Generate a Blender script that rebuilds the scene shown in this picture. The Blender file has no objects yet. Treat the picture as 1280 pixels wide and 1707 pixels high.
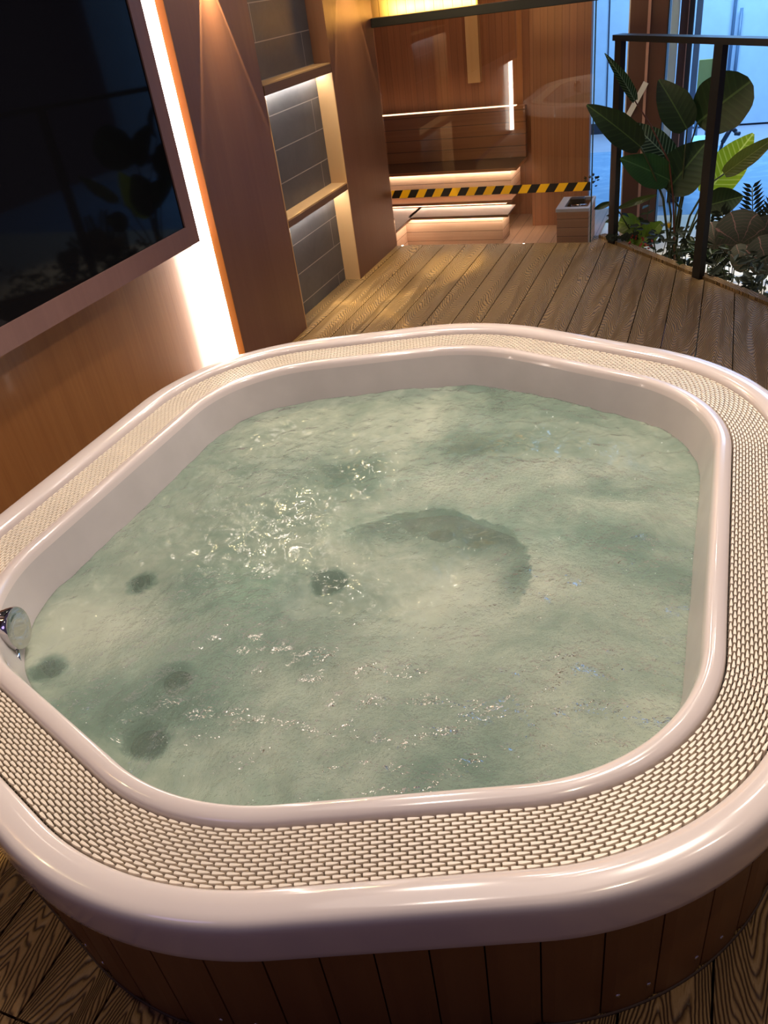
import bpy, bmesh, math, random
from mathutils import Vector, Matrix, noise
random.seed(7)
PI = math.pi
scene = bpy.context.scene
COL = scene.collection

# ------------------------------------------------------------------ helpers
class MB:
    def __init__(s): s.v = []; s.f = []; s.m = []; s.mi = 0
    def add(s, vs, fs):
        o = len(s.v); s.v += [tuple(v) for v in vs]
        for f in fs: s.f.append(tuple(o + i for i in f)); s.m.append(s.mi)
    def box(s, x0, x1, y0, y1, z0, z1, b=0.0):
        if b <= 0:
            vs = [(x, y, z) for z in (z0, z1) for y in (y0, y1) for x in (x0, x1)]
            s.add(vs, [(0, 2, 3, 1), (4, 5, 7, 6), (0, 1, 5, 4), (2, 6, 7, 3), (0, 4, 6, 2), (1, 3, 7, 5)]); return
        bm = bmesh.new(); bmesh.ops.create_cube(bm, size=1)
        for v in bm.verts: v.co = Vector(((x0+x1)/2 + v.co.x*(x1-x0), (y0+y1)/2 + v.co.y*(y1-y0), (z0+z1)/2 + v.co.z*(z1-z0)))
        bmesh.ops.bevel(bm, geom=bm.edges[:], offset=b, segments=2, affect='EDGES', profile=0.5)
        s.bm(bm)
    def bm(s, bm):
        bm.verts.ensure_lookup_table(); bm.verts.index_update()
        s.add([v.co[:] for v in bm.verts], [tuple(v.index for v in f.verts) for f in bm.faces]); bm.free()
    def prism(s, poly, z0, z1):
        n = len(poly)
        vs = [(p[0], p[1], z0) for p in poly] + [(p[0], p[1], z1) for p in poly]
        s.add(vs, [tuple(range(n-1, -1, -1)), tuple(range(n, 2*n))] + [(i, (i+1) % n, n+(i+1) % n, n+i) for i in range(n)])
    def tube(s, pts, rads, k=8, caps=True):
        pts = [Vector(p) for p in pts]
        if not hasattr(rads, '__len__'): rads = [rads]*len(pts)
        rings = []; up = Vector((0.13, 0.31, 0.94))
        for i, p in enumerate(pts):
            d = (pts[min(i+1, len(pts)-1)] - pts[max(i-1, 0)]).normalized()
            a = d.cross(up)
            if a.length < 1e-3: a = d.cross(Vector((1, 0, 0)))
            a.normalize(); b = d.cross(a)
            rings.append([p + (a*math.cos(2*PI*j/k) + b*math.sin(2*PI*j/k))*rads[i] for j in range(k)])
        vs = [v for r in rings for v in r]; fs = []
        for i in range(len(rings)-1):
            for j in range(k): fs.append((i*k+j, i*k+(j+1) % k, (i+1)*k+(j+1) % k, (i+1)*k+j))
        if caps: fs += [tuple(range(k))[::-1], tuple((len(rings)-1)*k+j for j in range(k))]
        s.add(vs, fs)
    def lathe(s, prof, origin, axis, k=24):
        # prof: list of (radius, height along axis)
        ax = Vector(axis).normalized(); a = ax.cross(Vector((0, 0, 1)))
        if a.length < 1e-3: a = Vector((1, 0, 0))
        a.normalize(); b = ax.cross(a); o = Vector(origin); vs = []; fs = []
        for (r, h) in prof:
            for j in range(k): vs.append(o + ax*h + (a*math.cos(2*PI*j/k) + b*math.sin(2*PI*j/k))*max(r, 1e-4))
        for i in range(len(prof)-1):
            for j in range(k): fs.append((i*k+j, i*k+(j+1) % k, (i+1)*k+(j+1) % k, (i+1)*k+j))
        s.add(vs, fs)
    def obj(s, name, mat, parent=None, smooth=False, normals=True):
        me = bpy.data.meshes.new(name); me.from_pydata(s.v, [], s.f)
        for m in (mat if isinstance(mat, (list, tuple)) else [mat]): me.materials.append(m)
        for p, mi in zip(me.polygons, s.m): p.material_index = mi; p.use_smooth = smooth
        if normals:
            bm = bmesh.new(); bm.from_mesh(me); bmesh.ops.recalc_face_normals(bm, faces=bm.faces); bm.to_mesh(me); bm.free()
        me.update()
        o = bpy.data.objects.new(name, me); COL.objects.link(o)
        if parent is not None:
            o.parent = parent; o.matrix_parent_inverse = parent.matrix_world.inverted() if False else Matrix.Translation(-Vector(parent.location))
        return o

def empty(name, loc, label, cat, group=None):
    o = bpy.data.objects.new(name, None); o.location = loc; o.empty_display_size = .1; COL.objects.link(o)
    o['label'] = label; o['category'] = cat
    if group: o['group'] = group
    return o
def tag(o, label=None, cat=None, group=None, kind=None):
    if label: o['label'] = label
    if cat: o['category'] = cat
    if group: o['group'] = group
    if kind: o['kind'] = kind
    return o
def struct(o): o['kind'] = 'structure'; return o
def smooth_by_angle(o, ang=40):
    me = o.data
    for p in me.polygons: p.use_smooth = True
    bm = bmesh.new(); bm.from_mesh(me)
    for e in bm.edges:
        if len(e.link_faces) == 2 and e.calc_face_angle(0) > math.radians(ang): e.smooth = False
    bm.to_mesh(me); bm.free()

# ------------------------------------------------------------------ materials
def lin(c):
    return tuple(((x/12.92) if x <= .04045 else ((x+.055)/1.055)**2.4) for x in c)
class NT:
    def __init__(s, name):
        s.mat = bpy.data.materials.new(name); s.mat.use_nodes = True; s.t = s.mat.node_tree; s.t.nodes.clear()
        s.out = s.n('ShaderNodeOutputMaterial')
    def n(s, ty, **kw):
        nd = s.t.nodes.new(ty)
        for k, v in kw.items():
            if k.startswith('i_'):
                key = k[2:]; key = int(key) if key.isdigit() else key.replace('_', ' ')
                nd.inputs[key].default_value = v
            else: setattr(nd, k, v)
        return nd
    def l(s, a, b): s.t.links.new(a, b)
    def math(s, op, a, b=None, c=None, clamp=False):
        nd = s.n('ShaderNodeMath', operation=op, use_clamp=clamp)
        for i, x in enumerate((a, b, c)):
            if x is None: continue
            if hasattr(x, 'links') or hasattr(x, 'is_linked'): s.l(x, nd.inputs[i])
            else: nd.inputs[i].default_value = x
        return nd.outputs[0]
    def mixc(s, f, a, b, mode='MIX'):
        nd = s.n('ShaderNodeMix', data_type='RGBA', blend_type=mode)
        for x, k in ((f, 0), (a, 6), (b, 7)):
            if hasattr(x, 'is_linked'): s.l(x, nd.inputs[k])
            elif k == 0: nd.inputs[0].default_value = x
            else: nd.inputs[k].default_value = (*x[:3], 1)
        return nd.outputs[2]
    def ramp(s, f, stops):
        nd = s.n('ShaderNodeValToRGB'); cr = nd.color_ramp
        while len(cr.elements) < len(stops): cr.elements.new(.5)
        for e, (p, c) in zip(cr.elements, stops): e.position = p; e.color = (*c[:3], 1) if hasattr(c, '__len__') else (c, c, c, 1)
        s.l(f, nd.inputs[0]); return nd.outputs[0]
    def noise(s, vec, scale, detail=3, rough=.5, dist=0):
        nd = s.n('ShaderNodeTexNoise'); nd.inputs['Scale'].default_value = scale; nd.inputs['Detail'].default_value = detail
        nd.inputs['Roughness'].default_value = rough; nd.inputs['Distortion'].default_value = dist
        if vec is not None: s.l(vec, nd.inputs['Vector'])
        return nd.outputs[0]
    def coords(s, scale=(1, 1, 1), rot=(0, 0, 0), loc=(0, 0, 0)):
        tc = s.n('ShaderNodeTexCoord'); mp = s.n('ShaderNodeMapping')
        mp.inputs['Scale'].default_value = scale; mp.inputs['Rotation'].default_value = rot; mp.inputs['Location'].default_value = loc
        s.l(tc.outputs['Object'], mp.inputs[0]); return mp.outputs[0]
    def bsdf(s, color=None, rough=.5, spec=.5, metal=0, coat=0, bump=None, bumpd=.01, bumps=1, **kw):
        p = s.n('ShaderNodeBsdfPrincipled')
        if color is not None:
            if hasattr(color, 'is_linked'): s.l(color, p.inputs['Base Color'])
            else: p.inputs['Base Color'].default_value = (*color[:3], 1)
        if hasattr(rough, 'is_linked'): s.l(rough, p.inputs['Roughness'])
        else: p.inputs['Roughness'].default_value = rough
        p.inputs['Specular IOR Level'].default_value = spec; p.inputs['Metallic'].default_value = metal
        p.inputs['Coat Weight'].default_value = coat; p.inputs['Coat Roughness'].default_value = .06
        for k, v in kw.items(): p.inputs[k.replace('_', ' ')].default_value = v
        if bump is not None:
            b = s.n('ShaderNodeBump'); b.inputs['Distance'].default_value = bumpd; b.inputs['Strength'].default_value = bumps
            s.l(bump, b.inputs['Height']); s.l(b.outputs[0], p.inputs['Normal'])
        return p
    def done(s, sh): s.l(sh.outputs[0] if hasattr(sh, 'outputs') else sh, s.out.inputs[0]); return s.mat

def plain(name, c, rough=.5, **kw):
    t = NT(name); v = t.coords()
    nz = t.noise(v, 9, 3)
    col = t.mixc(nz, tuple(x*.88 for x in c), tuple(min(1, x*1.08) for x in c))
    return t.done(t.bsdf(col, rough, **kw))
def emis(name, c, st):
    t = NT(name); e = t.n('ShaderNodeEmission'); e.inputs[0].default_value = (*c, 1); e.inputs[1].default_value = st
    return t.done(e)

def veneer(name, c1, c2, axis='Z', rough=.42, scale=60, plank=None, groove=(.02, .01, .005), coat=0.0, contrast=1.0, pdir='X', off=0.0, gw=.04, var=.16):
    """straight grained wood; grain along axis; optional plank grooves repeating along pdir"""
    t = NT(name)
    sc = {'Z': (1, 1, .03), 'Y': (1, .03, 1), 'X': (.03, 1, 1)}[axis]
    v = t.coords(scale=sc)
    a = t.noise(v, scale, 4, .6); b = t.noise(v, scale*.18, 2, .5, .6)
    m = t.math('ADD', t.math('MULTIPLY', a, .6*contrast), t.math('MULTIPLY', b, .4))
    m = t.ramp(m, [(.3, 0), (.72, 1)])
    col = t.mixc(m, c1, c2); h = t.math('MULTIPLY', m, .15)
    if plank:
        tc = t.n('ShaderNodeTexCoord'); sp = t.n('ShaderNodeSeparateXYZ'); t.l(tc.outputs['Object'], sp.inputs[0])
        q = t.math('DIVIDE', t.math('ADD', sp.outputs[pdir], off), plank)
        idn = t.math('FLOOR', q); fr = t.math('SUBTRACT', q, idn)
        wn = t.n('ShaderNodeTexWhiteNoise', noise_dimensions='1D'); t.l(idn, wn.inputs['W'])
        tone = t.math('MULTIPLY_ADD', wn.outputs[0], var, 1-var/2)
        hs = t.n('ShaderNodeHueSaturation'); t.l(col, hs.inputs['Color']); t.l(tone, hs.inputs['Value']); col = hs.outputs[0]
        g = t.math('LESS_THAN', fr, gw)
        col = t.mixc(g, col, groove)
        h = t.math('SUBTRACT', h, g)
    return t.done(t.bsdf(col, rough, coat=coat, bump=h, bumpd=.003, bumps=.6))

PITCH = .1428; XL = -.0150
def deck_material():
    t = NT('embossed_deck_wood')
    tc = t.n('ShaderNodeTexCoord'); sp = t.n('ShaderNodeSeparateXYZ'); t.l(tc.outputs['Object'], sp.inputs[0])
    X, Y = sp.outputs['X'], sp.outputs['Y']
    q = t.math('DIVIDE', t.math('SUBTRACT', X, XL), PITCH)
    idn = t.math('FLOOR', q); fr = t.math('SUBTRACT', t.math('SUBTRACT', q, idn), .5)
    wn = t.n('ShaderNodeTexWhiteNoise', noise_dimensions='1D'); t.l(idn, wn.inputs['W'])
    rnd = wn.outputs[0]
    cv = t.n('ShaderNodeCombineXYZ'); t.l(t.math('MULTIPLY_ADD', rnd, 37., fr), cv.inputs[0]); t.l(t.math('MULTIPLY', Y, 1.0), cv.inputs[1]); t.l(rnd, cv.inputs[2])
    n1 = t.noise(cv.outputs[0], 1.6, 2, .5)
    cv2 = t.n('ShaderNodeCombineXYZ'); t.l(t.math('MULTIPLY', X, 1.), cv2.inputs[0]); t.l(t.math('MULTIPLY', Y, .5), cv2.inputs[1])
    n2 = t.noise(cv2.outputs[0], 55, 3, .6)
    # peak position wanders along the board
    pk = t.math('MULTIPLY', t.math('SUBTRACT', n1, .5), .14)
    dx = t.math('ADD', t.math('MULTIPLY', fr, PITCH), pk)
    a = t.math('SQRT', t.math('ADD', t.math('MULTIPLY', dx, dx), .00006))
    dirn = t.math('SUBTRACT', t.math('MULTIPLY', t.math('GREATER_THAN', rnd, .5), 2), 1)
    yy = t.math('MULTIPLY', t.math('MULTIPLY', Y, .27), dirn)
    tt = t.math('ADD', t.math('ADD', a, yy), t.math('MULTIPLY', n2, .0045))
    tt = t.math('ADD', tt, t.math('MULTIPLY', n1, .025))
    s1 = t.math('SINE', t.math('MULTIPLY', tt, 2*PI/.0080))
    s1 = t.math('MULTIPLY_ADD', s1, .5, .5)
    # break the ridges up
    cv3 = t.n('ShaderNodeCombineXYZ'); t.l(X, cv3.inputs[0]); t.l(t.math('MULTIPLY', Y, .22), cv3.inputs[1])
    n3 = t.noise(cv3.outputs[0], 120, 2, .6)
    hgt = t.math('MULTIPLY', t.math('POWER', s1, .6), t.math('MULTIPLY_ADD', n3, .9, .5), clamp=True)
    big = t.noise(cv2.outputs[0], 4, 2, .5)
    cl = t.mixc(big, lin((.60, .48, .31)), lin((.51, .39, .24)))
    hs = t.n('ShaderNodeHueSaturation'); t.l(cl, hs.inputs['Color']); t.l(t.math('MULTIPLY_ADD', rnd, .25, .88), hs.inputs['Value'])
    dk = lin((.28, .19, .11))
    m = t.ramp(hgt, [(.10, 0), (.60, 1)])
    col = t.mixc(m, dk, hs.outputs[0])
    return t.done(t.bsdf(col, .55, spec=.35, bump=hgt, bumpd=.0035, bumps=1.0))

def tile_material():
    t = NT('dark_slate_tile'); v = t.coords()
    tc = t.n('ShaderNodeTexCoord'); sp = t.n('ShaderNodeSeparateXYZ'); t.l(tc.outputs['Object'], sp.inputs[0])
    cv = t.n('ShaderNodeCombineXYZ'); t.l(t.math('ADD', sp.outputs['Y'], .17), cv.inputs[0]); t.l(t.math('ADD', sp.outputs['Z'], .0865), cv.inputs[1])
    br = t.n('ShaderNodeTexBrick', offset=.5, squash=1)
    t.l(cv.outputs[0], br.inputs['Vector'])
    br.inputs['Scale'].default_value = 1; br.inputs['Brick Width'].default_value = .96; br.inputs['Row Height'].default_value = .1515
    br.inputs['Mortar Size'].default_value = .0022; br.inputs['Mortar Smooth'].default_value = .1; br.inputs['Bias'].default_value = 0
    nz = t.noise(v, 5, 6, .7, .8)
    body = t.mixc(nz, lin((.26, .26, .27)), lin((.42, .41, .41)))
    col = t.mixc(br.outputs['Fac'], body, lin((.66, .63, .60)))
    h = t.math('SUBTRACT', t.math('MULTIPLY', nz, .4), br.outputs['Fac'])
    return t.done(t.bsdf(col, .45, bump=h, bumpd=.003, bumps=.5))

def glass_material(name, tint=(.97, .985, .98), ior=1.5, extra=.0):
    t = NT(name)
    fr = t.n('ShaderNodeFresnel'); fr.inputs[0].default_value = ior
    tr = t.n('ShaderNodeBsdfTransparent'); tr.inputs[0].default_value = (*tint, 1)
    gl = t.n('ShaderNodeBsdfGlossy'); gl.inputs['Roughness'].default_value = .004; gl.inputs[0].default_value = (1, 1, 1, 1)
    mx = t.n('ShaderNodeMixShader'); t.l(t.math('ADD', fr.outputs[0], extra, clamp=True), mx.inputs[0]); t.l(tr.outputs[0], mx.inputs[1]); t.l(gl.outputs[0], mx.inputs[2])
    return t.done(mx)

def water_material():
    t = NT('churning_pool_water'); v = t.coords()
    # bubble cloud just under the surface
    n1 = t.noise(v, 1.9, 4, .6, .9); n2 = t.noise(v, 7, 6, .68, 1.0); n3 = t.noise(v, 34, 4, .7, .4)
    c = t.math('ADD', t.math('MULTIPLY', n1, .62), t.math('ADD', t.math('MULTIPLY', n2, .28), t.math('MULTIPLY', n3, .10)))
    sp = t.n('ShaderNodeSeparateXYZ'); t.l(v, sp.inputs[0])
    def blob(cx, cy, rx, ry, nz=1.0):
        a = t.math('DIVIDE', t.math('SUBTRACT', sp.outputs['X'], cx), rx); b = t.math('DIVIDE', t.math('SUBTRACT', sp.outputs['Y'], cy), ry)
        d = t.math('SQRT', t.math('ADD', t.math('MULTIPLY', a, a), t.math('MULTIPLY', b, b)))
        d = t.math('ADD', d, t.math('MULTIPLY', t.math('SUBTRACT', n2, .5), nz))
        return t.math('SUBTRACT', 1., t.math('SMOOTHSTEP', d, 0, 1) if False else t.math('MINIMUM', d, 1.), clamp=True)
    cur = c
    for bb in BLOBS:
        cur = t.math('ADD', cur, t.math('MULTIPLY', blob(*bb[:4], *bb[5:]), bb[4]))
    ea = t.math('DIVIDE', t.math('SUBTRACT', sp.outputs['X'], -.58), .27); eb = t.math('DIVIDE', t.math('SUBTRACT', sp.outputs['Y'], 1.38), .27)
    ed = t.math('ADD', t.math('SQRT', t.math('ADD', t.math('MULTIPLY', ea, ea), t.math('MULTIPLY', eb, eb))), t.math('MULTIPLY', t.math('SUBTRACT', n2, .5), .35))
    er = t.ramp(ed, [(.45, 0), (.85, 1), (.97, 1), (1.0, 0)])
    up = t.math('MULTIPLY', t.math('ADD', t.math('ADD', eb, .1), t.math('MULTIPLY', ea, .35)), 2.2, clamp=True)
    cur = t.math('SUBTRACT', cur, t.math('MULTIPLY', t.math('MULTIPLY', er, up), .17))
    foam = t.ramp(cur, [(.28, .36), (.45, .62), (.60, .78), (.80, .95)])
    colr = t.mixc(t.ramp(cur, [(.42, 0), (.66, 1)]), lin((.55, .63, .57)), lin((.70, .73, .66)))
    turb = t.ramp(t.noise(v, 2.6, 2, .5), [(.42, .04), (.68, 1)])
    for (cx, cy, rx, ry, w_) in ((-.15, 1.25, .34, .5, 6.), (-.45, .90, .65, .32, 6.), (-.35, 1.75, .45, .18, 5.), (-1.0, 1.0, .3, .3, 4.)):
        turb = t.math('ADD', turb, t.math('MULTIPLY', blob(cx, cy, rx, ry, .6), w_))
    vo = t.n('ShaderNodeTexVoronoi'); vo.inputs['Scale'].default_value = 95; t.l(v, vo.inputs['Vector'])
    sc_ = t.n('ShaderNodeSeparateColor'); t.l(vo.outputs['Color'], sc_.inputs[0])
    rad_ = t.math('MULTIPLY', t.math('SUBTRACT', sc_.outputs[0], .60), .38)
    thr = t.math('MULTIPLY', rad_, t.math('MINIMUM', t.math('SUBTRACT', turb, .15), 1.0), clamp=True)
    spk = t.math('LESS_THAN', t.math('ADD', vo.outputs['Distance'], .04), thr)
    colr = t.mixc(spk, colr, (.95, .95, .92))
    foam = t.math('MAXIMUM', foam, spk)
    # murky body
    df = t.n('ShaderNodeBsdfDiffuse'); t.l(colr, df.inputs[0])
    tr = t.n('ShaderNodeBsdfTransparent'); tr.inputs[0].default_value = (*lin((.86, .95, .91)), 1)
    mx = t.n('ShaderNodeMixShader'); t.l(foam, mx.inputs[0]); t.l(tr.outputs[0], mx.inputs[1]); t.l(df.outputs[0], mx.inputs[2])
    # ripples
    r1 = t.noise(v, 19, 1.5, .45, .5); r2 = t.noise(v, 40, 3, .6, .3); r3 = t.noise(v, 105, 2, .5, 0)
    hh = t.math('ADD', t.math('MULTIPLY', r1, 1.0), t.math('MULTIPLY', t.math('ADD', t.math('MULTIPLY', r2, .50), t.math('MULTIPLY', r3, .22)), turb))
    bp = t.n('ShaderNodeBump'); bp.inputs['Distance'].default_value = .022; bp.inputs['Strength'].default_value = .9; t.l(hh, bp.inputs['Height'])
    gl = t.n('ShaderNodeBsdfGlossy'); gl.inputs['Roughness'].default_value = .03; t.l(bp.outputs[0], gl.inputs['Normal'])
    b2 = t.n('ShaderNodeBump'); b2.inputs['Distance'].default_value = .005; b2.inputs['Strength'].default_value = .6; t.l(r1, b2.inputs['Height']); t.l(b2.outputs[0], df.inputs['Normal'])
    fr = t.n('ShaderNodeFresnel'); fr.inputs[0].default_value = 1.40; t.l(bp.outputs[0], fr.inputs['Normal'])
    m2 = t.n('ShaderNodeMixShader'); t.l(fr.outputs[0], m2.inputs[0]); t.l(mx.outputs[0], m2.inputs[1]); t.l(gl.outputs[0], m2.inputs[2])
    t.done(m2)
    va = t.n('ShaderNodeVolumeAbsorption'); va.inputs[0].default_value = (.42, .76, .70, 1); va.inputs[1].default_value = 1.3
    t.l(va.outputs[0], t.out.inputs['Volume'])
    return t.mat

def leaf_material(name, c, vein, k=70, back=.35, rough=.35, ribk=.12):
    """leaf colour with ribs running off the midrib; uses UV (u across -1..1 -> 0..1, v along)"""
    t = NT(name); uv = t.n('ShaderNodeUVMap'); sp = t.n('ShaderNodeSeparateXYZ'); t.l(uv.outputs[0], sp.inputs[0])
    ax = t.math('ABSOLUTE', t.math('SUBTRACT', sp.outputs['X'], .5))
    ph = t.math('SUBTRACT', sp.outputs['Y'], t.math('MULTIPLY', ax, .35))
    s1 = t.math('SINE', t.math('MULTIPLY', ph, k))
    rib = t.ramp(s1, [(.55, 0), (1., 1)])
    mid = t.math('LESS_THAN', ax, .018)
    nz = t.noise(t.coords(), 14, 3)
    base = t.mixc(nz, tuple(x*.7 for x in c), tuple(min(1, x*1.25) for x in c))
    col = t.mixc(t.math('MULTIPLY', rib, ribk), base, vein)
    col = t.mixc(t.math('MULTIPLY', mid, .85), col, vein)
    p = t.bsdf(col, rough, bump=s1, bumpd=.001, bumps=.3)
    tl = t.n('ShaderNodeBsdfTranslucent'); t.l(col, tl.inputs[0])
    mx = t.n('ShaderNodeMixShader'); mx.inputs[0].default_value = back; t.l(p.outputs[0], mx.inputs[1]); t.l(tl.outputs[0], mx.inputs[2])
    return t.done(mx)

M = {}
M['deck'] = deck_material()
M['dark'] = plain('dark_void', (.012, .009, .007), .9)
M['pillar'] = veneer('mauve_brown_veneer', lin((.46, .31, .25)), lin((.52, .37, .30)), rough=.38, scale=45, contrast=.6)
M['recess'] = veneer('orange_brown_veneer', lin((.50, .32, .17)), lin((.58, .39, .22)), rough=.34, scale=70, coat=.3)
M['edgewood'] = veneer('pale_edge_wood', lin((.80, .64, .44)), lin((.86, .71, .52)), rough=.45, scale=40, contrast=.5)
M['fascia'] = veneer('brown_shelf_wood', lin((.40, .29, .23)), lin((.48, .36, .28)), axis='Y', rough=.4, scale=45)
M['tile'] = tile_material()
M['tvframe'] = veneer('mauve_frame_wood', lin((.46, .34, .32)), lin((.54, .41, .38)), rough=.4, scale=40, contrast=.5)
M['screen'] = NT('black_screen_glass'); M['screen'] = M['screen'].done(M['screen'].bsdf((.004, .004, .005), .045, spec=.16))
M['acrylic'] = NT('white_acrylic')
_t = M['acrylic']; _n = _t.noise(_t.coords(), 3, 2)
M['acrylic'] = _t.done(_t.bsdf(_t.mixc(_n, lin((.80, .75, .73)), lin((.84, .79, .77))), .16, spec=.5, coat=.6))
M['basin'] = plain('shaded_basin_acrylic', lin((.74, .71, .70)), .2)  # darker copy of the rim acrylic: shade inside the basin put into colour
M['grate'] = plain('cream_grate_plastic', lin((.90, .85, .78)), .38)
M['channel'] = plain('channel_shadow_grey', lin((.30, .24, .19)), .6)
M['skirt'] = veneer('reddish_skirt_wood', lin((.46, .30, .17)), lin((.55, .38, .22)), rough=.42, scale=50, contrast=.5)
M['chrome'] = NT('chrome'); M['chrome'] = M['chrome'].done(M['chrome'].bsdf((.62, .60, .60), .07, metal=1))
M['jetmetal'] = NT('jet_steel'); M['jetmetal'] = M['jetmetal'].done(M['jetmetal'].bsdf((.10, .10, .10), .18, metal=.6))
M['jetdark'] = plain('jet_dark', (.012, .013, .013), .4)
M['black'] = plain('black_powder_coat', (.005, .005, .006), .4)
M['glass'] = glass_material('clear_pane', (.955, .965, .955))
M['glassedge'] = plain('green_glass_edge', lin((.10, .20, .18)), .2)
M['saunaplank'] = veneer('sauna_vertical_plank', lin((.52, .32, .19)), lin((.60, .39, .25)), rough=.55, scale=60, plank=.045, groove=lin((.36, .21, .12)), pdir='X')
M['saunabench'] = veneer('sauna_bench_wood', lin((.74, .60, .49)), lin((.84, .71, .60)), axis='X', rough=.5, scale=60, plank=.061, groove=lin((.34, .22, .14)), pdir='Z', off=.035, gw=.045)
M['saunaback'] = veneer('sauna_backrest_wood', lin((.50, .31, .19)), lin((.60, .40, .26)), axis='X', rough=.5, scale=60, plank=.075, groove=lin((.25, .14, .08)), pdir='Z', off=.0, gw=.05)
M['saunafloor'] = veneer('sauna_floor_wood', lin((.58, .44, .34)), lin((.70, .56, .45)), axis='Y', rough=.4, scale=60, plank=.09, groove=lin((.3, .2, .14)), pdir='X')
M['boxwood'] = veneer('peach_box_wood', lin((.80, .58, .42)), lin((.88, .68, .52)), axis='X', rough=.5, scale=60, plank=.052, groove=lin((.4, .25, .16)), pdir='Z', off=.155, gw=.05)
M['slat'] = veneer('golden_slat_wood', lin((.86, .66, .36)), lin((.92, .74, .46)), rough=.5, scale=50, plank=.055, groove=lin((.35, .22, .08)), pdir='X', gw=.05)
M['whitepaint'] = plain('white_paint', lin((.90, .89, .88)), .4)
M['brownpanel'] = veneer('dark_brown_panel', lin((.34, .22, .18)), lin((.42, .28, .23)), rough=.4, scale=40, contrast=.5)
M['pinktrim'] = plain('pinkish_trim', lin((.72, .55, .50)), .4)
M['bluewall'] = plain('pale_blue_wall', lin((.74, .85, .95)), .6)
M['creamfloor'] = plain('cream_floor_tile', lin((.93, .89, .80)), .25)
M['bluefloor'] = NT('blue_reflection_floor')  # the far wall's blue reflection is put into the floor colour
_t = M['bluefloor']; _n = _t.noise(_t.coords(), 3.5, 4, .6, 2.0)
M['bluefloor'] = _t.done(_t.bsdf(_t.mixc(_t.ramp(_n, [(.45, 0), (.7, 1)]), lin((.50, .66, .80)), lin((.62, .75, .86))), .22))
M['greyfloor'] = plain('lilac_grey_floor', lin((.72, .74, .80)), .35)
M['baseb'] = plain('dark_baseboard', lin((.16, .18, .24)), .5)
M['bluemetal'] = plain('blue_grey_metal', lin((.42, .54, .66)), .35)
M['olive'] = plain('olive_board', lin((.58, .60, .36)), .5)
M['cyan'] = plain('pale_cyan_towel', lin((.72, .93, .93)), .8)
M['tealbody'] = plain('dark_teal_body', lin((.10, .24, .34)), .6)
M['orangeglow'] = plain('painted_orange_glow', lin((.88, .58, .26)), .4)  # warm LED glow on the pillar side, put into the colour
def tape():
    t = NT('hazard_stripe_tape'); tc = t.n('ShaderNodeTexCoord'); sp = t.n('ShaderNodeSeparateXYZ'); t.l(tc.outputs['Object'], sp.inputs[0])
    q = t.math('DIVIDE', t.math('SUBTRACT', sp.outputs['X'], t.math('MULTIPLY', sp.outputs['Z'], .62)), .1075)
    q = t.math('ADD', q, .475)
    fr = t.math('FRACT', q)
    c = t.mixc(t.math('LESS_THAN', fr, .5), lin((.90, .68, .08)), (.008, .007, .006))
    return t.done(t.bsdf(c, .35))
M['tape'] = tape()
M['leaf0'] = leaf_material('dark_green_leaf', lin((.10, .18, .06)), lin((.30, .38, .18)), 60, .2, .5)
M['leaf1'] = leaf_material('mid_green_leaf', lin((.16, .30, .14)), lin((.30, .44, .24)), 110, .3)
M['leaf2'] = leaf_material('striped_leaf', lin((.10, .19, .09)), lin((.50, .58, .44)), 95, .3, ribk=.7)
M['leaf3'] = leaf_material('yellow_green_leaf', lin((.58, .66, .14)), lin((.86, .88, .42)), 80, .65, ribk=.5)
M['leaf4'] = leaf_material('olive_leaf', lin((.30, .33, .13)), lin((.44, .46, .24)), 90, .35)
M['leaf5'] = leaf_material('small_dark_leaf', lin((.07, .12, .06)), lin((.14, .2, .1)), 40, .15, .75)
M['leaf6'] = leaf_material('lime_leaf', lin((.42, .50, .16)), lin((.60, .64, .30)), 40, .5)
def caladium():
    t = NT('pink_veined_leaf'); uv = t.n('ShaderNodeUVMap'); sp = t.n('ShaderNodeSeparateXYZ'); t.l(uv.outputs[0], sp.inputs[0])
    x = t.math('SUBTRACT', sp.outputs['X'], .5); y = t.math('SUBTRACT', sp.outputs['Y'], .22)
    an = t.math('ARCTAN2', y, x)
    nz = t.noise(t.coords(), 22, 3)
    an = t.math('ADD', an, t.math('MULTIPLY', nz, .35))
    s1 = t.math('ABSOLUTE', t.math('SINE', t.math('MULTIPLY', an, 5.)))
    rad = t.math('SQRT', t.math('ADD', t.math('MULTIPLY', x, x), t.math('MULTIPLY', y, y)))
    s2 = t.math('ABSOLUTE', t.math('SINE', t.math('MULTIPLY', t.math('ADD', rad, t.math('MULTIPLY', nz, .1)), 42.)))
    v1 = t.ramp(s1, [(.0, 1), (.16, 0)]); v2 = t.ramp(s2, [(.0, .6), (.2, 0)])
    vv = t.math('MAXIMUM', v1, t.math('MULTIPLY', v2, .7))
    col = t.mixc(vv, lin((.24, .25, .20)), lin((.60, .44, .42)))
    p = t.bsdf(col, .45); tl = t.n('ShaderNodeBsdfTranslucent'); t.l(col, tl.inputs[0])
    mx = t.n('ShaderNodeMixShader'); mx.inputs[0].default_value = .2; t.l(p.outputs[0], mx.inputs[1]); t.l(tl.outputs[0], mx.inputs[2])
    return t.done(mx)
M['cal'] = caladium()
M['stem'] = plain('green_stem', lin((.20, .24, .12)), .5)
M['redstem'] = plain('red_brown_stem', lin((.36, .20, .14)), .5)
M['red'] = plain('red_leaf', lin((.55, .16, .12)), .5)
M['yellow'] = plain('yellow_petal', lin((.95, .75, .12)), .5)

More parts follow.
